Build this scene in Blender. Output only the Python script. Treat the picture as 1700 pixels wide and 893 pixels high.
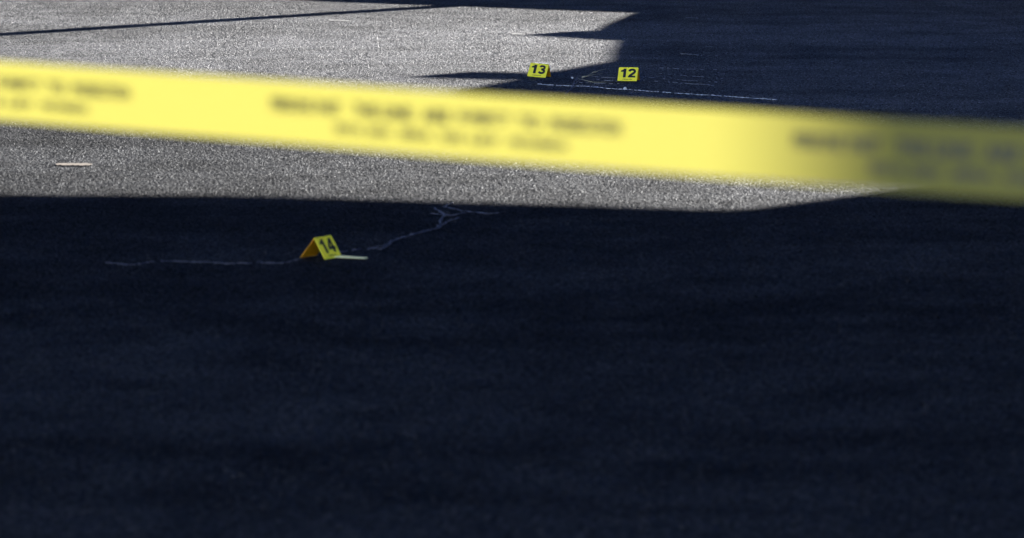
import bpy, bmesh, math, random
from mathutils import Vector, Matrix

for o in list(bpy.data.objects): bpy.data.objects.remove(o)
scene = bpy.context.scene
COL = scene.collection
R = math.radians
rng = random.Random(7)

# ---------------------------------------------------------------- camera
PW, PH = 1700.0, 893.0            # photograph pixels
FPX = 7000.0                      # focal length in those pixels (long lens)
CAM_H = 1.75
HORIZON = -359.0                  # row of the horizon, above the picture
PITCH = math.atan((PH/2 - HORIZON)/FPX)
cam_data = bpy.data.cameras.new('camera')
cam = bpy.data.objects.new('camera', cam_data); COL.objects.link(cam)
cam.location = (0, 0, CAM_H)
cam.rotation_euler = (math.pi/2 - PITCH, 0, 0)
cam_data.sensor_fit = 'HORIZONTAL'; cam_data.sensor_width = 36.0
cam_data.lens = 36.0*FPX/PW
cam_data.clip_start = 0.1; cam_data.clip_end = 3000
cam_data.dof.use_dof = True
cam_data.dof.focus_distance = 25.2
cam_data.dof.aperture_fstop = (cam_data.lens/1000)/0.027
scene.camera = cam

# ---------------------------------------------------------------- sky, sun, exposure
SUN_AZ, SUN_EL = 39.0, 22.0       # azimuth right of the view direction, elevation
world = bpy.data.worlds.new('World'); scene.world = world; world.use_nodes = True
wn = world.node_tree
sky = wn.nodes.new('ShaderNodeTexSky'); sky.sky_type = 'NISHITA'; sky.sun_disc = False
sky.sun_elevation = R(SUN_EL); sky.sun_rotation = R(SUN_AZ)
sky.air_density = 0.4; sky.dust_density = 0.0; sky.ozone_density = 10.0
wn.links.new(sky.outputs[0], wn.nodes['Background'].inputs[0])
wn.nodes['Background'].inputs[1].default_value = 0.05
sun_data = bpy.data.lights.new('sun', 'SUN'); sun_data.energy = 5.0; sun_data.angle = R(0.53)
sun_data.color = (1.0, 0.97, 0.93)
sun = bpy.data.objects.new('sun', sun_data); COL.objects.link(sun)
sdir = Vector((math.sin(R(SUN_AZ))*math.cos(R(SUN_EL)), math.cos(R(SUN_AZ))*math.cos(R(SUN_EL)), math.sin(R(SUN_EL))))
sun.rotation_euler = sdir.to_track_quat('Z', 'Y').to_euler(); sun.location = sdir*60
scene.view_settings.view_transform = 'Standard'; scene.view_settings.look = 'None'
scene.view_settings.exposure = 2.95; scene.view_settings.gamma = 1.0
scene.render.engine = 'CYCLES'
scene.cycles.max_bounces = 6; scene.cycles.use_denoising = True; scene.cycles.denoiser = 'OPENIMAGEDENOISE'
scene.cycles.sample_clamp_indirect = 4.0

# ---------------------------------------------------------------- helpers
def pix_dir(x, y):
    v = Vector(((x-PW/2)/FPX, -(y-PH/2)/FPX, -1.0))
    return cam.rotation_euler.to_matrix() @ v
def ground(x, y, z=0.0):
    v = pix_dir(x, y); k = (z-CAM_H)/v.z
    return Vector((v.x*k, v.y*k, z))
def at_depth(x, y, d):
    v = pix_dir(x, y); k = d/v.y
    return Vector((v.x*k, d, CAM_H+v.z*k))
def sunc(u, t, h=0.0):            # u across the sun's azimuth, t along it
    s, c = math.sin(R(SUN_AZ)), math.cos(R(SUN_AZ))
    return Vector((c*u + s*t, -s*u + c*t, h))

def link(name, verts, faces, mat=None, parent=None, smooth=False):
    me = bpy.data.meshes.new(name); me.from_pydata([tuple(v) for v in verts], [], faces); me.update()
    if mat: me.materials.append(mat)
    if smooth:
        for p in me.polygons: p.use_smooth = True
    o = bpy.data.objects.new(name, me); COL.objects.link(o)
    if parent: o.parent = parent
    return o
def link_bm(name, bm, mat=None, parent=None, smooth=False):
    bmesh.ops.recalc_face_normals(bm, faces=bm.faces)
    me = bpy.data.meshes.new(name); bm.to_mesh(me); bm.free()
    if mat: me.materials.append(mat)
    if smooth:
        for p in me.polygons: p.use_smooth = True
    o = bpy.data.objects.new(name, me); COL.objects.link(o)
    if parent: o.parent = parent
    return o
def empty(name, loc=(0, 0, 0)):
    o = bpy.data.objects.new(name, None); COL.objects.link(o); o.location = loc; o.empty_display_size = 0.1
    return o
def tag(o, label=None, cat=None, group=None, kind=None):
    if label: o['label'] = label
    if cat: o['category'] = cat
    if group: o['group'] = group
    if kind: o['kind'] = kind
    return o
def box(bm, lo, hi, mtx=None):
    vs = [bm.verts.new((x, y, z)) for x in (lo[0], hi[0]) for y in (lo[1], hi[1]) for z in (lo[2], hi[2])]
    for f in ((0,1,3,2), (4,6,7,5), (0,4,5,1), (2,3,7,6), (0,2,6,4), (1,5,7,3)): bm.faces.new([vs[i] for i in f])
    if mtx is not None: bmesh.ops.transform(bm, matrix=mtx, verts=vs)
    return vs
def prism(bm, poly, fn, a, b):     # poly of 2-D points; fn(p, k) -> Vector for k = a, b
    A = [bm.verts.new(fn(p, a)) for p in poly]; B = [bm.verts.new(fn(p, b)) for p in poly]
    bm.faces.new(A); bm.faces.new(B[::-1])
    n = len(poly)
    for i in range(n): bm.faces.new((A[i], B[i], B[(i+1) % n], A[(i+1) % n]))
def tube(bm, pts, rads, seg=8):
    rings = []
    for i, p in enumerate(pts):
        d = (pts[min(i+1, len(pts)-1)] - pts[max(i-1, 0)]).normalized()
        up = Vector((0, 0, 1)) if abs(d.z) < 0.9 else Vector((1, 0, 0))
        a = d.cross(up).normalized(); b = d.cross(a)
        rings.append([bm.verts.new(p + (a*math.cos(k*2*math.pi/seg) + b*math.sin(k*2*math.pi/seg))*rads[i]) for k in range(seg)])
    for r0, r1 in zip(rings, rings[1:]):
        for k in range(seg): bm.faces.new((r0[k], r0[(k+1) % seg], r1[(k+1) % seg], r1[k]))
    bm.faces.new(rings[0]); bm.faces.new(rings[-1][::-1])

# ---------------------------------------------------------------- materials
def new_mat(name):
    m = bpy.data.materials.new(name); m.use_nodes = True
    return m, m.node_tree, m.node_tree.nodes['Principled BSDF']
def plain(name, col, rough=0.6, spec=0.5, noise=0.25, scale=6.0, metal=0.0):
    m, t, b = new_mat(name); N = t.nodes; L = t.links
    g = N.new('ShaderNodeNewGeometry'); n = N.new('ShaderNodeTexNoise'); n.inputs['Scale'].default_value = scale
    n.inputs['Detail'].default_value = 6
    L.new(g.outputs['Position'], n.inputs['Vector'])
    r = N.new('ShaderNodeValToRGB')
    r.color_ramp.elements[0].position = 0.3; r.color_ramp.elements[1].position = 0.7
    r.color_ramp.elements[0].color = tuple(c*(1-noise) for c in col)+(1,)
    r.color_ramp.elements[1].color = tuple(min(1, c*(1+noise)) for c in col)+(1,)
    L.new(n.outputs['Fac'], r.inputs['Fac']); L.new(r.outputs['Color'], b.inputs['Base Color'])
    b.inputs['Roughness'].default_value = rough; b.inputs['Specular IOR Level'].default_value = spec
    b.inputs['Metallic'].default_value = metal
    return m
def thin_plastic(name, col, trans, tcol, gloss_rough=0.35, spec=0.4, bump=0.0, mottle=0.06):
    m, t, b = new_mat(name); N = t.nodes; L = t.links
    tc = N.new('ShaderNodeTexCoord'); n = N.new('ShaderNodeTexNoise'); n.inputs['Scale'].default_value = 9
    n.inputs['Detail'].default_value = 5
    L.new(tc.outputs['Object'], n.inputs['Vector'])
    mr = N.new('ShaderNodeMapRange'); mr.inputs['To Min'].default_value = 1-mottle; mr.inputs['To Max'].default_value = 1+mottle
    L.new(n.outputs['Fac'], mr.inputs['Value'])
    mx = N.new('ShaderNodeVectorMath'); mx.operation = 'SCALE'; mx.inputs[0].default_value = col
    L.new(mr.outputs['Result'], mx.inputs['Scale'])
    L.new(mx.outputs['Vector'], b.inputs['Base Color'])
    b.inputs['Roughness'].default_value = gloss_rough; b.inputs['Specular IOR Level'].default_value = spec
    tr = N.new('ShaderNodeBsdfTranslucent'); tr.inputs['Color'].default_value = tcol+(1,)
    mix = N.new('ShaderNodeMixShader'); mix.inputs[0].default_value = trans
    L.new(b.outputs[0], mix.inputs[1]); L.new(tr.outputs[0], mix.inputs[2])
    L.new(mix.outputs[0], N['Material Output'].inputs['Surface'])
    return m

def asphalt(name, stones):
    """Worn asphalt: dark binder and pale chippings, with wide tyre-polished and worn streaks."""
    m, t, b = new_mat(name); N = t.nodes; L = t.links
    g = N.new('ShaderNodeNewGeometry')
    # long worn streaks lying roughly across the picture
    mp = N.new('ShaderNodeMapping'); mp.inputs['Rotation'].default_value = (0, 0, R(-14)); mp.inputs['Scale'].default_value = (0.15, 0.45, 1)
    L.new(g.outputs['Position'], mp.inputs['Vector'])
    n1 = N.new('ShaderNodeTexNoise'); n1.inputs['Scale'].default_value = 1.0; n1.inputs['Detail'].default_value = 4; n1.inputs['Roughness'].default_value = 0.55
    L.new(mp.outputs['Vector'], n1.inputs['Vector'])
    n2 = N.new('ShaderNodeTexNoise'); n2.inputs['Scale'].default_value = 2.3; n2.inputs['Detail'].default_value = 5
    L.new(g.outputs['Position'], n2.inputs['Vector'])
    mix = N.new('ShaderNodeMath'); mix.operation = 'MULTIPLY_ADD'; mix.inputs[1].default_value = 0.45
    L.new(n2.outputs['Fac'], mix.inputs[0])
    sc = N.new('ShaderNodeMath'); sc.operation = 'MULTIPLY'; sc.inputs[1].default_value = 0.55; L.new(n1.outputs['Fac'], sc.inputs[0])
    L.new(sc.outputs[0], mix.inputs[2])
    wear = N.new('ShaderNodeMapRange'); wear.inputs['From Min'].default_value = 0.40; wear.inputs['From Max'].default_value = 0.60
    wear.inputs['To Min'].default_value = 0.6; wear.inputs['To Max'].default_value = 1.32
    L.new(mix.outputs[0], wear.inputs['Value'])
    # light fall-off put into colour and gloss: paler far ground, darker near ground
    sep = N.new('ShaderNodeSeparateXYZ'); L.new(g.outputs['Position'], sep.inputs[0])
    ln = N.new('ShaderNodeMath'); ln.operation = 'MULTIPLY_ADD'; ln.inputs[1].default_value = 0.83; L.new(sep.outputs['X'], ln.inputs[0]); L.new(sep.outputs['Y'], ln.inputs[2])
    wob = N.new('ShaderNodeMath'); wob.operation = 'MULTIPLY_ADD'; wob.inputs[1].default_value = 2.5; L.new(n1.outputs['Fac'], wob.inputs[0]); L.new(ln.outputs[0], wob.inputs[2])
    falloff = N.new('ShaderNodeMapRange'); falloff.interpolation_type = 'SMOOTHSTEP'
    falloff.inputs['From Min'].default_value = 20.6; falloff.inputs['From Max'].default_value = 24.6
    falloff.inputs['To Min'].default_value = 0.29; falloff.inputs['To Max'].default_value = 1.0
    L.new(wob.outputs[0], falloff.inputs['Value'])
    wl = N.new('ShaderNodeMath'); wl.operation = 'MULTIPLY'; L.new(wear.outputs['Result'], wl.inputs[0]); L.new(falloff.outputs['Result'], wl.inputs[1])
    ramp = N.new('ShaderNodeValToRGB'); E = ramp.color_ramp.elements
    if stones:
        E[0].position = 0.0; E[0].color = (0.006, 0.006, 0.007, 1)
        E[1].position = 1.0; E[1].color = (0.17, 0.16, 0.15, 1)
        e = E.new(0.15); e.color = (0.014, 0.014, 0.0145, 1)
        e = E.new(0.75); e.color = (0.030, 0.029, 0.028, 1)
        e = E.new(0.94); e.color = (0.055, 0.050, 0.046, 1)
        L.new(g.outputs['Random Per Island'], ramp.inputs['Fac'])
    else:
        v = N.new('ShaderNodeTexVoronoi'); v.inputs['Scale'].default_value = 75
        L.new(g.outputs['Position'], v.inputs['Vector'])
        bw = N.new('ShaderNodeRGBToBW'); L.new(v.outputs['Color'], bw.inputs[0])
        E[0].position = 0.1; E[0].color = (0.012, 0.012, 0.014, 1)
        E[1].position = 0.9; E[1].color = (0.05, 0.049, 0.048, 1)
        L.new(bw.outputs[0], ramp.inputs['Fac'])
        bp = N.new('ShaderNodeBump'); bp.inputs['Strength'].default_value = 0.8; bp.inputs['Distance'].default_value = 0.006
        L.new(v.outputs['Distance'], bp.inputs['Height']); bp.invert = True
        L.new(bp.outputs['Normal'], b.inputs['Normal'])
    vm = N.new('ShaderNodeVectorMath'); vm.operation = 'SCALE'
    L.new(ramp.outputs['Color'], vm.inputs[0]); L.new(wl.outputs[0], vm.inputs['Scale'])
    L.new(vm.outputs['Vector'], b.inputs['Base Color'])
    b.inputs['Roughness'].default_value = 0.6 if stones else 0.8
    tint = N.new('ShaderNodeMix'); tint.data_type = 'RGBA'; tint.inputs[6].default_value = (0.80, 0.89, 1.0, 1); tint.inputs[7].default_value = (0.97, 0.98, 1.0, 1)  # blue sky sheen put into the gloss colour, strongest on near ground
    tf = N.new('ShaderNodeMapRange'); tf.inputs['From Min'].default_value = 0.29; L.new(falloff.outputs['Result'], tf.inputs['Value'])
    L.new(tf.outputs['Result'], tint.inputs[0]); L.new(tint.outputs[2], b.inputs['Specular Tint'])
    sl = N.new('ShaderNodeMath'); sl.operation = 'MULTIPLY'; sl.inputs[1].default_value = 0.4 if stones else 0.2
    L.new(wl.outputs[0], sl.inputs[0])
    if stones:                     # each stone polished to its own degree
        ps = N.new('ShaderNodeMapRange'); ps.inputs['From Max'].default_value = 0.3; ps.inputs['To Min'].default_value = 0.0; ps.inputs['To Max'].default_value = 1.25
        L.new(g.outputs['Random Per Island'], ps.inputs['Value'])
        s2 = N.new('ShaderNodeMath'); s2.operation = 'MULTIPLY'; L.new(sl.outputs[0], s2.inputs[0]); L.new(ps.outputs['Result'], s2.inputs[1])
        L.new(s2.outputs[0], b.inputs['Specular IOR Level'])
    else:
        L.new(sl.outputs[0], b.inputs['Specular IOR Level'])
    return m

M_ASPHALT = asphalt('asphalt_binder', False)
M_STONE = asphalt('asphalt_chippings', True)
M_MARKER = thin_plastic('marker_yellow', (0.95, 0.84, 0.04), 0.1, (0.9, 0.55, 0.008), 0.4, 0.4)
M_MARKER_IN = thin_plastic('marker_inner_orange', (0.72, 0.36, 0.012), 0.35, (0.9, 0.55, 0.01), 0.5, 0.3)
M_FLAP = thin_plastic('marker_flap_pale', (0.82, 0.80, 0.42), 0.1, (0.7, 0.6, 0.2), 0.4, 0.4)
M_INK = plain('marker_black_print', (0.012, 0.012, 0.013), 0.45, 0.4, 0.1)
M_TAPE = thin_plastic('tape_yellow_film', (0.22, 0.203, 0.036), 0.55, (0.146, 0.133, 0.027), 0.5, 0.3, mottle=0.03)
M_TAPEINK = plain('tape_black_print', (0.03, 0.03, 0.025), 0.6, 0.3, 0.1)
M_CHALK = plain('chalk_white', (0.46, 0.46, 0.455), 0.9, 0.2, 0.2, 60)
M_CHALK2 = plain('worn_white_paint', (0.065, 0.064, 0.062), 0.9, 0.2, 0.2, 60)
M_ORANGE = plain('faded_orange_paint', (0.062, 0.046, 0.031), 0.8, 0.3, 0.2, 40)
M_CRACK = plain('crack_edge_grey', (0.046, 0.050, 0.070), 0.85, 0.3, 0.25, 90)
M_SCRAPE = plain('scrape_grey', (0.13, 0.13, 0.13), 0.85, 0.3, 0.4, 80)
M_STRAW = plain('dry_straw', (0.42, 0.36, 0.20), 0.8, 0.3, 0.2, 60)
M_PEBBLE = plain('pale_pebble', (0.55, 0.54, 0.50), 0.8, 0.3, 0.2, 60)
M_STUCCO = plain('brown_stucco', (0.14, 0.11, 0.09), 0.95, 0.2, 0.2, 2)
M_PALE = plain('pale_render', (0.64, 0.73, 0.84), 0.9, 0.2, 0.06, 1)  # for the added bounce building; its blue cools the bounced light
M_DARKWALL = plain('dark_brick_wall', (0.09, 0.06, 0.05), 0.95, 0.2, 0.25, 3)
M_STEEL = plain('painted_steel', (0.30, 0.31, 0.32), 0.5, 0.5, 0.1, 4)
M_WOOD = plain('weathered_wood', (0.16, 0.11, 0.08), 0.9, 0.2, 0.3, 8)
M_GLASS = plain('dark_window_glass', (0.02, 0.025, 0.03), 0.1, 0.5, 0.05, 1)

# ---------------------------------------------------------------- ground
GZ = -0.004
# rises very slightly nowhere: one flat sheet reaching the horizon
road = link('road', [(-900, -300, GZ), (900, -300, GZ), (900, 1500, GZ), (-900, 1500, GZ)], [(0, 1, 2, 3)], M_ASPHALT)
tag(road, 'dark worn asphalt road surface with pale chippings', 'road', kind='structure')

# chippings standing proud of the binder: patches of real stones, laid by geometry nodes
def chippings(name, cells, density, radius, parent):
    me = bpy.data.meshes.new(name); me.from_pydata(cells, [], []); me.update()
    o = bpy.data.objects.new(name, me); COL.objects.link(o); o.parent = parent
    ng = bpy.data.node_groups.new(name, 'GeometryNodeTree')
    ng.interface.new_socket('Geometry', in_out='INPUT', socket_type='NodeSocketGeometry')
    ng.interface.new_socket('Geometry', in_out='OUTPUT', socket_type='NodeSocketGeometry')
    N, L = ng.nodes, ng.links
    gi = N.new('NodeGroupInput'); go = N.new('NodeGroupOutput')
    grid = N.new('GeometryNodeMeshGrid'); grid.inputs['Size X'].default_value = 1.0; grid.inputs['Size Y'].default_value = 1.0
    grid.inputs['Vertices X'].default_value = 2; grid.inputs['Vertices Y'].default_value = 2
    dist = N.new('GeometryNodeDistributePointsOnFaces'); dist.inputs['Density'].default_value = density
    L.new(grid.outputs['Mesh'], dist.inputs['Mesh'])
    ico = N.new('GeometryNodeMeshIcoSphere'); ico.inputs['Radius'].default_value = radius; ico.inputs['Subdivisions'].default_value = 1
    rv = N.new('FunctionNodeRandomValue'); rv.data_type = 'FLOAT_VECTOR'
    rv.inputs['Min'].default_value = (-0.22, -0.22, 0); rv.inputs['Max'].default_value = (0.22, 0.22, 6.28)
    sv = N.new('FunctionNodeRandomValue'); sv.data_type = 'FLOAT_VECTOR'
    sv.inputs['Min'].default_value = (0.45, 0.45, 0.25); sv.inputs['Max'].default_value = (1.45, 1.35, 0.68); sv.inputs['Seed'].default_value = 5
    iop = N.new('GeometryNodeInstanceOnPoints')
    L.new(dist.outputs['Points'], iop.inputs['Points']); L.new(ico.outputs['Mesh'], iop.inputs['Instance'])
    L.new(rv.outputs[0], iop.inputs['Rotation']); L.new(sv.outputs[0], iop.inputs['Scale'])
    rz = N.new('GeometryNodeRealizeInstances'); L.new(iop.outputs['Instances'], rz.inputs['Geometry'])
    sm = N.new('GeometryNodeSetMaterial'); sm.inputs['Material'].default_value = M_STONE
    L.new(rz.outputs['Geometry'], sm.inputs['Geometry'])
    ri = N.new('FunctionNodeRandomValue'); ri.data_type = 'INT'; ri.inputs[4].default_value = 0; ri.inputs[5].default_value = 3
    ma = N.new('ShaderNodeMath'); ma.operation = 'MULTIPLY'; ma.inputs[1].default_value = math.pi/2; L.new(ri.outputs[2], ma.inputs[0])
    cx = N.new('ShaderNodeCombineXYZ'); L.new(ma.outputs[0], cx.inputs['Z'])
    m2p = N.new('GeometryNodeMeshToPoints'); L.new(gi.outputs[0], m2p.inputs['Mesh'])
    io2 = N.new('GeometryNodeInstanceOnPoints')
    L.new(m2p.outputs[0], io2.inputs['Points']); L.new(sm.outputs[0], io2.inputs['Instance']); L.new(cx.outputs[0], io2.inputs['Rotation'])
    L.new(io2.outputs['Instances'], go.inputs[0])
    md = o.modifiers.new('chippings', 'NODES'); md.node_group = ng
    tag(o, kind='stuff')
    return o
cells = []
for dy in range(8, 46):
    half = 0.1214*dy + 2.5
    n = int(math.ceil(half))
    for ix in range(-n, n+1): cells.append((ix, dy+0.5, GZ-0.001))
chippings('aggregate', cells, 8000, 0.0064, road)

# ---------------------------------------------------------------- marks on the road
def bead(name, pts, rad, mat, parent, z=0.001, ragged=0.5, gap=0.0, step=0.03, wander=0.004):
    """A thin raised, ragged, broken line along ground points (crack lip, chalk, scrape)."""
    path = []
    for a, b in zip(pts, pts[1:]):
        n = max(1, int((b-a).length/step))
        for i in range(n): path.append(a.lerp(b, i/n))
    path.append(pts[-1])
    bm = bmesh.new(); run = []
    def flush():
        if len(run) > 1: tube(bm, [p for p, r in run], [r for p, r in run], 5)
        run.clear()
    for i, p in enumerate(path):
        if rng.random() < gap: flush(); continue
        q = p + Vector((wander*(rng.random()-.5)*2, wander*(rng.random()-.5)*4, z+0.0015*(rng.random()-.5)))
        run.append((q, rad*(1+ragged*(rng.random()*2-1))))
    flush()
    return link_bm(name, bm, mat, parent)
def gpath(px, jitter=0.0, sub=1):
    out = []
    for (a, b) in zip(px, px[1:]):
        for k in range(sub):
            x = a[0]+(b[0]-a[0])*k/sub; y = a[1]+(b[1]-a[1])*k/sub
            out.append(ground(x+jitter*(rng.random()-.5)*2, y+jitter*(rng.random()-.5)))
    out.append(ground(*px[-1]))
    return out
bead('chalk_line', gpath([(893, 140.3), (918, 142), (970, 144), (1035, 149), (1100, 153.5), (1200, 160), (1290, 166)], 0.8, 5), 0.0016, M_CHALK, road, 0.0025, 0.8, 0.05, 0.009)
def dash(x0, y0, x1, y1, depth, mat, z):
    bm = bmesh.new(); n = 14
    top = [ground(x0+(x1-x0)*i/n, y0+(y1-y0)*i/n)+Vector((0, depth*(.35+.3*rng.random())*(1 if 0 < i < n else .3), z)) for i in range(n+1)]
    bot = [ground(x0+(x1-x0)*i/n, y0+(y1-y0)*i/n)-Vector((0, depth*(.35+.3*rng.random())*(1 if 0 < i < n else .3), -z)) for i in range(n+1)]
    A = [bm.verts.new(p) for p in top]; Bq = [bm.verts.new(p) for p in bot]
    for i in range(n): bm.faces.new((A[i], Bq[i], Bq[i+1], A[i+1]))
    link_bm('paint_dash', bm, mat, road)
dash(93, 272.5, 153, 273.3, 0.11, M_ORANGE, 0.002)
dash(849, 56, 868, 56.5, 0.16, M_CHALK2, 0.001)
dash(545, 33, 582, 34.5, 0.14, M_CHALK2, 0.0003)
for pts, w in (([(175, 436), (215, 440), (262, 433), (330, 435), (392, 438), (430, 436), (470, 437), (497, 430)], 0.0022),
               ([(556, 418), (585, 416), (613, 412), (640, 407), (652, 400), (675, 392), (700, 385), (726, 379), (731, 367), (738, 356), (722, 346)], 0.0027),
               ([(613, 412), (636, 413), (652, 400)], 0.0025),
               ([(700, 385), (722, 381), (742, 369), (760, 361)], 0.0025),
               ([(716, 355), (750, 357), (782, 352), (808, 355), (828, 353)], 0.0023),
               ([(738, 343), (762, 349), (782, 352)], 0.002), ([(738, 343), (752, 336)], 0.002)):
    bead('crack', gpath(pts, 1.6, 4), w, M_CRACK, road, 0.0010, 0.7, 0.015, 0.011, 0.006)
for pts, w in (([(958, 129), (956, 134), (952, 141), (949, 147), (943, 153), (938, 158)], 0.0028),
               ([(958, 129), (963, 133), (957, 138), (948, 143)], 0.002), ([(963, 133), (968, 131)], 0.002)):
    bead('crack', gpath(pts, 1.6, 4), w, M_CRACK, road, 0.0012, 0.7, 0.12, 0.009, 0.006)
for (x0, y0, x1, y1, g) in ((1066, 128, 1200, 137, .45), (1062, 133, 1190, 142, .5), (975, 126, 1022, 129, .5), (985, 131, 1024, 135, .5),
                            (960, 137, 1030, 139, .6), (1130, 89, 1200, 93, .4), (1172, 77, 1184, 77.5, .05), (1080, 121, 1210, 131, .6), (1080, 112, 1200, 116, .6), (1140, 29, 1200, 31, .5)):
    bead('scrape_mark', gpath([(x0, y0), ((x0+x1)/2, (y0+y1)/2+rng.random()), (x1, y1)], 0.6, 4), 0.0020, M_SCRAPE, road, 0.001, 0.6, g*.6, 0.012)

# ---------------------------------------------------------------- evidence markers
W, H, B, TH = 0.118, 0.0765, 0.046, 0.0022
SL = math.hypot(H, B)
def leaf_matrix(side, B=B):        # leaf plane: x along the fold, y up the slope, z outward
    x = Vector((side, 0, 0)); y = Vector((0, side*B, H)).normalized(); z = x.cross(y)
    m = Matrix((x, y, z)).transposed().to_4x4(); m.translation = Vector((0, -side*B, 0))
    return m                       # origin at the middle of the foot
def rounded(w, h, r, n=4):
    P = []
    for cx, cy, a0 in ((w/2-r, r, -90), (w/2-r, h-r, 0), (-w/2+r, h-r, 90), (-w/2+r, r, 180)):
        for k in range(n+1):
            a = R(a0+90*k/n); P.append((cx+r*math.cos(a), cy+r*math.sin(a)))
    return P
def stroke(pts, w):
    V, F = [], []
    for i, p in enumerate(pts):
        a = Vector(pts[max(i-1, 0)]); b = Vector(pts[min(i+1, len(pts)-1)]); d = (b-a).normalized(); n = Vector((-d.y, d.x))
        V += [Vector(p)+n*w/2, Vector(p)-n*w/2]
    for i in range(len(pts)-1): F.append((2*i, 2*i+1, 2*i+3, 2*i+2))
    return V, F
def arc(cx, cy, rx, ry, a0, a1, n=12): return [(cx+rx*math.cos(R(a0+(a1-a0)*k/n)), cy+ry*math.sin(R(a0+(a1-a0)*k/n))) for k in range(n+1)]
def quad(x0, y0, x1, y1): return [Vector((x0, y0)), Vector((x1, y0)), Vector((x1, y1)), Vector((x0, y1))], [(0, 1, 2, 3)]
DIGITS = {
 '1': [quad(.38, 0, .67, 1), ([Vector(p) for p in ((.10, .64), (.40, .64), (.40, .82), (.10, .79))], [(0, 1, 2, 3)]),
       ([Vector(p) for p in ((.10, .79), (.40, .82), (.40, 1.0), (.33, .88))], [(0, 1, 2, 3)])],
 '2': [stroke(arc(.44, .68, .29, .22, 175, -25, 14)+[(.58, .47), (.40, .33), (.25, .21), (.20, .10)], .26), quad(.06, 0, .84, .20)],
 '3': [stroke(arc(.43, .715, .25, .19, 165, -75, 14)+[(.34, .535)], .235), stroke([(.36, .53)]+arc(.43, .30, .29, .20, 80, -165, 16), .245)],
 '4': [quad(.46, 0, .73, 1), quad(.04, .20, .88, .41), stroke([(.13, .36), (.30, .62), (.53, .96)], .20)],
}
def number_print(text, mtx, parent):
    V, F = [], []
    dh = SL*0.65; dw = dh*0.98; adv = dw*0.86
    x0 = -(adv*len(text))/2 - dw*0.02; y0 = SL*0.255
    for i, ch in enumerate(text):
        for vs, fs in DIGITS[ch]:
            k = len(V)
            V += [mtx @ Vector((x0+i*adv+v.x*dw, y0+v.y*dh, TH/2+0.0004)) for v in vs]; F += [tuple(k+j for j in f) for f in fs]
    return link('number', V, F, M_INK, parent)
def caption_print(mtx, parent):
    V, F = [], []; r = random.Random(3); x = -W*0.24
    while x < W*0.24:
        w = 0.0012+0.0022*r.random(); h = 0.0028+0.0012*r.random()
        k = len(V); V += [mtx @ Vector((x+a*w, SL*0.10+b*h, TH/2+0.0004)) for a, b in ((0, 0), (1, 0), (1, 1), (0, 1))]; F.append((k, k+1, k+2, k+3))
        x += w+0.0006+(0.0014 if r.random() < .2 else 0)
    return link('caption', V, F, M_INK, parent)
def marker(text, loc, rotz, label, tilt=0.0, flap=False, spread=B):
    root = empty('evidence_marker', loc); root.rotation_mode = 'ZYX'
    root.rotation_euler = (0, tilt, rotz)
    root.rotation_mode = 'XYZ'; root.rotation_euler = (Matrix.Rotation(rotz, 3, 'Z') @ Matrix.Rotation(tilt, 3, 'Y')).to_euler()
    tag(root, label, 'evidence marker', 'yellow numbered evidence markers on the road')
    for side, nm in ((1, 'front_leaf'), (-1, 'back_leaf')):
        mt = leaf_matrix(side, B if side == 1 else spread)
        bm = bmesh.new(); prism(bm, rounded(W, (SL if side == 1 else math.hypot(H, spread))-0.0006, 0.004), lambda p, k: mt @ Vector((p[0], p[1], k)), -TH/2, TH/2)
        leaf = link_bm(nm, bm, M_MARKER if side == 1 else M_MARKER_IN, root)
        if side == 1:
            number_print(text, mt, leaf); caption_print(mt, leaf)
    bm = bmesh.new(); tube(bm, [Vector((-W/2+.004, 0, H)), Vector((W/2-.004, 0, H))], [0.0017, 0.0017], 8)
    link_bm('fold', bm, M_MARKER, root)
    bm = bmesh.new(); box(bm, (-.0025, -.002, H-.002), (.0025, .002, H+.0019)); link_bm('fold_slot', bm, M_INK, root)
    if flap:
        bm = bmesh.new()
        prism(bm, [(W/2-.052, -B+.001), (W/2-.002, -B+.001), (W/2-.014, -B-.122), (W/2-.036, -B-.122)],
              lambda p, k: Vector((p[0], p[1], k)), 0.0015, 0.0045)
        f = link_bm('ruler_flap', bm, M_FLAP, root); f['label'] = 'pale flap folded flat on the ground'
    return root
def place_marker(text, bx, by, rotz, label, foot=(0, -B), **k):
    p = ground(bx, by); r = Matrix.Rotation(rotz, 3, 'Z') @ Vector((foot[0], foot[1], 0))
    return marker(text, p - r + Vector((0, 0, 0.001)), rotz, label, **k)
place_marker('12', 1041, 134.6, R(-14), 'yellow folded evidence marker reading 12 standing fully in the shade')
place_marker('13', 890.5, 128.0, R(-21), 'yellow folded evidence marker reading 13 at the edge of the sunlight', tilt=R(3.5))
place_marker('14', 539.5, 431.2, R(61), 'yellow folded evidence marker reading 14 with a pale flap lying beside it', foot=(-W/2, -B), flap=True, spread=0.062)

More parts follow.
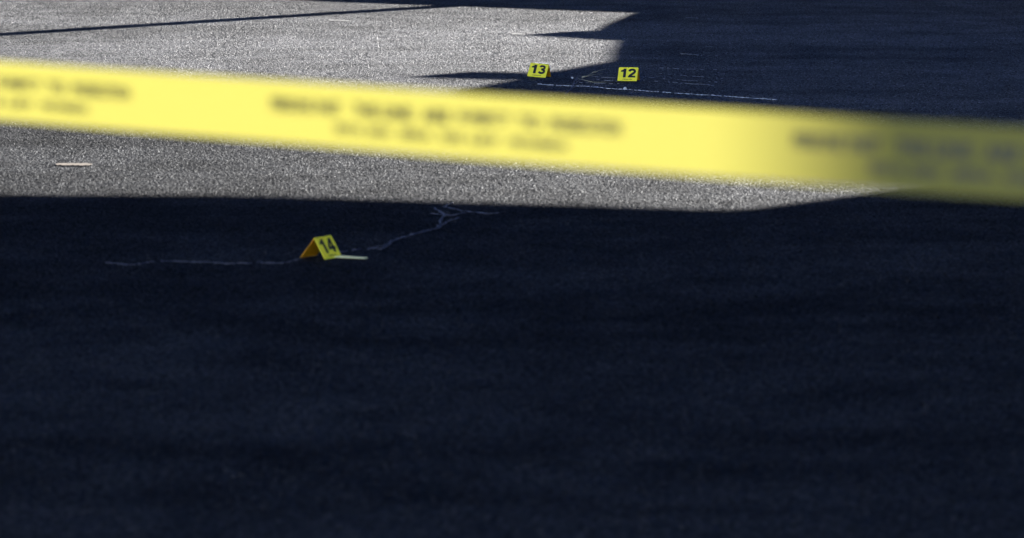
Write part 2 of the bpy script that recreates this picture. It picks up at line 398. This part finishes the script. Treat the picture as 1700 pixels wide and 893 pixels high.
# ---------------------------------------------------------------- litter
def straw(px, rad, name='stem'):
    pts = [ground(x, y) + Vector((0, 0, z)) for x, y, z in px]
    bm = bmesh.new(); tube(bm, pts, [rad*(1-0.5*i/len(pts)) for i in range(len(pts))], 6)
    return bm
gr = empty('dry_grass', ground(966, 131))
tag(gr, 'wispy dry grass stalk lying on the asphalt between markers 12 and 13', 'dry grass')
for px, rad in (([(966, 131, .004), (975, 127.5, .008), (985, 123.5, .012), (995, 120.5, .014), (1006, 117.5, .012)], .0022),
                ([(960, 131.5, .004), (972, 135, .006), (984, 138, .006), (1007, 137.5, .004)], .0018),
                ([(972, 129, .006), (985, 125.5, .008), (1000, 124, .006)], .0015)):
    o = link_bm('stem', straw(px, rad), M_STRAW, None, True); o.parent = gr; o.matrix_parent_inverse = Matrix.Translation(-gr.location)
for x, y, l in ((968.5, 129.6, .012), (987.5, 121.8, .018)):
    bm = bmesh.new(); c = ground(x, y)+Vector((0, 0, .008))
    tube(bm, [c+Vector((-l, 0, -.003)), c+Vector((-l*.4, 0, 0)), c+Vector((l*.4, 0, .002)), c+Vector((l, 0, .005))], [.001, .004, .004, .001], 6)
    o = link_bm('seed_head', bm, M_STRAW, None, True); o.parent = gr; o.matrix_parent_inverse = Matrix.Translation(-gr.location)
def pebble(x, y, r, label, mat=None):
    bm = bmesh.new(); bmesh.ops.create_icosphere(bm, subdivisions=2, radius=r)
    for v in bm.verts: v.co = Vector((v.co.x*1.25, v.co.y, v.co.z*0.8))*(1+0.35*(rng.random()-.5))
    o = link_bm('pebble', bm, mat or M_PEBBLE); o.location = ground(x, y)+Vector((0, 0, r*.6)); o.rotation_euler = (0.2, .3, rng.random()*6)
    tag(o, label, 'pebble')
pebble(1037.5, 148.5, .0105, 'pale pebble beside the chalk line below marker 12')
pebble(950, 130.2, .007, 'small pale pebble beside the dry grass')

# ---------------------------------------------------------------- barrier tape
TW = 0.0765
def tape_pt(s, v):                 # s metres-ish along (0 at px 0, 1 at px 1200), v 0 top .. 1 bottom
    d = 5.48-0.73*s
    X = at_depth(0, 150, 5.48).lerp(at_depth(1200, 237, 4.75), s)
    L0 = Vector((0.9025, -0.73, 0)); n = Vector((-L0.y, L0.x, 0)).normalized()
    rip = 0.004*math.sin(s*5.1+0.6)+0.002*math.sin(s*13+2)
    sag = -0.0016*math.cos((s-0.5)*2.2)
    return X + Vector((0, 0, (0.5-v)*TW + sag)) + n*(rip + 0.010*(v-0.5)*math.sin(s*2.3+1))
def s_of_px(x):
    k = (x-PW/2)/FPX               # X/d, pitch is small
    a = at_depth(0, 150, 5.48).x; b = at_depth(1200, 237, 4.75).x
    s = 0.5
    for _ in range(20):
        p = tape_pt(s, .5) - cam.location
        c = cam.rotation_euler.to_matrix().transposed() @ p
        f = c.x/-c.z - k
        s -= f/0.17
    return s
S0, S1, NS, NV = -3.4, 3.2, 330, 6
V = [tape_pt(S0+(S1-S0)*i/NS, j/NV) for i in range(NS+1) for j in range(NV+1)]
F = [(i*(NV+1)+j, i*(NV+1)+j+1, (i+1)*(NV+1)+j+1, (i+1)*(NV+1)+j) for i in range(NS) for j in range(NV)]
tape = link('barrier_tape', V, F, M_TAPE, None, True)
tag(tape, 'out of focus bright yellow barrier tape with two lines of black lettering', 'barrier tape')

def text_mesh(body):
    cu = bpy.data.curves.new('txt', 'FONT'); cu.body = body; cu.size = 1; cu.offset = 0.045; cu.resolution_u = 3
    ob = bpy.data.objects.new('txt', cu); COL.objects.link(ob)
    me = bpy.data.meshes.new_from_object(ob.evaluated_get(bpy.context.evaluated_depsgraph_get()))
    vs = [v.co.copy() for v in me.vertices]; fs = [tuple(p.vertices) for p in me.polygons]
    bpy.data.objects.remove(ob); bpy.data.curves.remove(cu); bpy.data.meshes.remove(me)
    return vs, fs
LINE1 = [('PERSONS', 452, 520), ('PAST', 527, 568), ('THIS', 588, 630), ('LINE', 637, 686), ('ARE', 701, 748), ('SUBJECT', 760, 850), ('TO', 862, 900), ('PROSECUTION', 915, 1032)]
LINE2 = [('ESTA', 556, 602), ('LINEA', 608, 648), ('SERA', 662, 718), ('DE', 732, 768), ('LEY', 780, 832), ('PROHIBIDA', 846, 944)]
PERIOD = s_of_px(1024) - s_of_px(211)
cache = {}
for rep in range(-2, 3):
    for words, vc, vh in ((LINE1, 0.375, 0.23), (LINE2, 0.70, 0.15)):
        for wd, xa, xb in words:
            V, F = [], []
            if wd not in cache: cache[wd] = text_mesh(wd)
            vs, fs = cache[wd]
            x0 = min(v.x for v in vs); x1 = max(v.x for v in vs); y1 = max(v.y for v in vs); y0 = min(v.y for v in vs)
            sa, sb = s_of_px(xa)+rep*PERIOD, s_of_px(xb)+rep*PERIOD
            k = len(V)
            for v in vs:
                p = tape_pt(sa+(sb-sa)*(v.x-x0)/(x1-x0), vc+vh/2-vh*(v.y-y0)/(y1-y0))
                V.append(p + Vector((-0.629, -0.777, 0))*0.0009)
            F += [tuple(k+i for i in f) for f in fs]
            link('printed_word', V, F, M_TAPEINK, tape)
def tape_post(s, label):
    p = tape_pt(s, .5); r = empty('tape_post', (p.x, p.y, 0)); tag(r, label, 'post')
    bm = bmesh.new(); tube(bm, [Vector((0, 0, 0)), Vector((0, 0, p.z+.12))], [.028, .028], 14); link_bm('pole', bm, M_STEEL, r, True)
    bm = bmesh.new(); tube(bm, [Vector((0, 0, -.003)), Vector((0, 0, .03)), Vector((0, 0, .05))], [.19, .18, .05], 24); link_bm('base', bm, M_STEEL, r)
tape_post(S0, 'steel post holding the far end of the yellow tape')
tape_post(S1, 'steel post holding the near end of the yellow tape')

# ---------------------------------------------------------------- out of view: the pole, plus buildings and canopy added for shade and bounce
TAN = math.tan(R(SUN_EL)); T0 = 32.0
def hh(t): return (T0-t)*TAN
gable_caster = empty('gable_shadow_caster', sunc(-20, T0)); tag(gable_caster, 'brown stuccoed building with a stepped gable added to cast the far shadow', 'building')  # added unseen building, roofline shaped to the shadow it casts
def add(o, parent): o.parent = parent; o.matrix_parent_inverse = Matrix.Translation(-parent.location); return o
prof = [(-25.5, -.05), (-3.5, -.05), (-3.5, 7.4), (-10.2, 7.4), (-10.2, hh(17.5)), (-14.6, hh(17.5)), (-15.44, hh(18.5)), (-16.02, hh(20.08)), (-16.36, hh(21.15)),
        (-17.06, hh(22.1)), (-17.70, hh(23.0)), (-18.20, hh(23.3)), (-18.95, hh(24.5)), (-19.72, hh(25.84)), (-22.5, hh(25.62)), (-25.5, hh(25.62))]
bm = bmesh.new(); prism(bm, prof, lambda p, k: sunc(p[0], k, p[1]), T0, T0+9); add(link_bm('wall', bm, M_STUCCO), gable_caster)
for (ua, ub, ta, tb, th) in ((-18.58, -17.2, 23.17, 23.05, .09), (-16.45, -15.2, 19.38, 19.8, .09)):  # added beams, placed to cast the two thin shadow spikes
    bm = bmesh.new()
    prism(bm, [(ua, hh(ta)-.03), (ub, hh(tb)-th/2), (ub, hh(tb)+th/2), (ua, hh(ta)+.03)], lambda p, k: sunc(p[0], k, p[1]), T0-.06, T0+.5)
    add(link_bm('beam', bm, M_WOOD), gable_caster)
for k in range(5):
    u = -24.5+k*5.2
    bm = bmesh.new(); prism(bm, [(u, .9), (u+2.6, .9), (u+2.6, 2.2), (u, 2.2)], lambda p, q: sunc(p[0], q, p[1]), T0-.03, T0+.1); add(link_bm('window', bm, M_GLASS), gable_caster)
block = empty('far_sky_blocker', sunc(-25, 62)); tag(block, 'tall dark brick block added far behind the road to darken its reflections', 'building')  # added unseen block, keeps reflections in the road dark
bm = bmesh.new(); prism(bm, [(-85, -.05), (12, -.05), (12, 13.2), (-85, 13.2)], lambda p, k: sunc(p[0], k, p[1]), 62, 76); add(link_bm('wall', bm, M_DARKWALL), block)
for fl in range(3):
    for k in range(22):
        u = -83+k*4.3; z = 1.2+fl*4
        bm = bmesh.new(); prism(bm, [(u, z), (u+1.8, z), (u+1.8, z+2.2), (u, z+2.2)], lambda p, q: sunc(p[0], q, p[1]), 61.96, 62.1); add(link_bm('window', bm, M_GLASS), block)

def facade_windows(parent, x0, y, nx, dx, z0, nz, dz, w, h, face):
    for i in range(nx):
        for j in range(nz):
            bm = bmesh.new(); x = x0+i*dx; z = z0+j*dz
            box(bm, (x, min(y, y+face*.05), z), (x+w, max(y, y+face*.05), z+h)); add(link_bm('window', bm, M_GLASS), parent)
sky_blocker = empty('sky_blocker_tower', (-18, 52, 0)); tag(sky_blocker, 'tall dark building added to block the sky ahead', 'building')  # added unseen tower, hides the sky ahead so shaded ground stays dark
bm = bmesh.new(); box(bm, (-46, 52, -.05), (7.6, 66, 27)); add(link_bm('wall', bm, M_DARKWALL), sky_blocker)
facade_windows(sky_blocker, -44, 52, 12, 4.3, 1.3, 7, 3.6, 1.7, 1.9, -1)
pale = empty('bounce_building', (-8, -14, 0)); tag(pale, 'long pale building added behind the camera to bounce sunlight', 'building')  # added unseen reflector, throws sunlight onto the marker faces
bm = bmesh.new(); box(bm, (-40, -27, -.05), (9, -13, 15)); add(link_bm('wall', bm, M_PALE), pale)
facade_windows(pale, -38, -13, 10, 4.6, 1.3, 4, 3.5, 1.2, 1.7, 1)

pole = empty('utility_pole', sunc(-21.48, T0-0.8)); tag(pole, 'round wooden utility pole with one crossarm', 'utility pole')
bm = bmesh.new(); tube(bm, [Vector((0, 0, -.05)), Vector((0, 0, 9.5))], [.15, .125], 20); link_bm('shaft', bm, M_WOOD, pole, True)
bm = bmesh.new(); box(bm, (-1.1, -.22, 8.6), (1.1, -.10, 8.75)); link_bm('crossarm', bm, M_WOOD, pole)

# added canopy: outline shaped so its shadow is the dark foreground
CH = 5.5; k = (CH-0.45)/TAN
sx, sy = math.sin(R(SUN_AZ))*k, math.cos(R(SUN_AZ))*k
canopy = empty('shade_canopy', (14, 20, 0)); tag(canopy, 'flat roofed canopy on steel columns added to shade the foreground', 'canopy')
edge = [ground(x, y) for x, y in ((-900, 321), (0, 321.5), (450, 323.5), (750, 333), (1000, 340), (1200, 346), (2600, 372))]
poly = [(p.x+sx, p.y+sy) for p in edge] + [(16.5, 18.4), (4.2, 18.4)]
bm = bmesh.new(); prism(bm, poly, lambda p, q: Vector((p[0], p[1], q)), CH-0.45, CH); add(link_bm('roof', bm, M_STEEL), canopy)
for cx, cy in ((8.2, 19.2), (13.4, 25.5), (13.4, 19.2)):
    bm = bmesh.new(); tube(bm, [Vector((cx, cy, -.05)), Vector((cx, cy, CH-.44))], [.16, .16], 16); add(link_bm('column', bm, M_STEEL, None, True), canopy)
side = empty('tape_shade_building', (20, 8, 0)); tag(side, 'dark brick building added to shade the right end of the tape', 'building')  # added unseen building, placed so the tape runs into shade on the right
bm = bmesh.new(); box(bm, (17.5, -6, -.05), (30, 25.9, 14)); add(link_bm('wall', bm, M_DARKWALL), side)
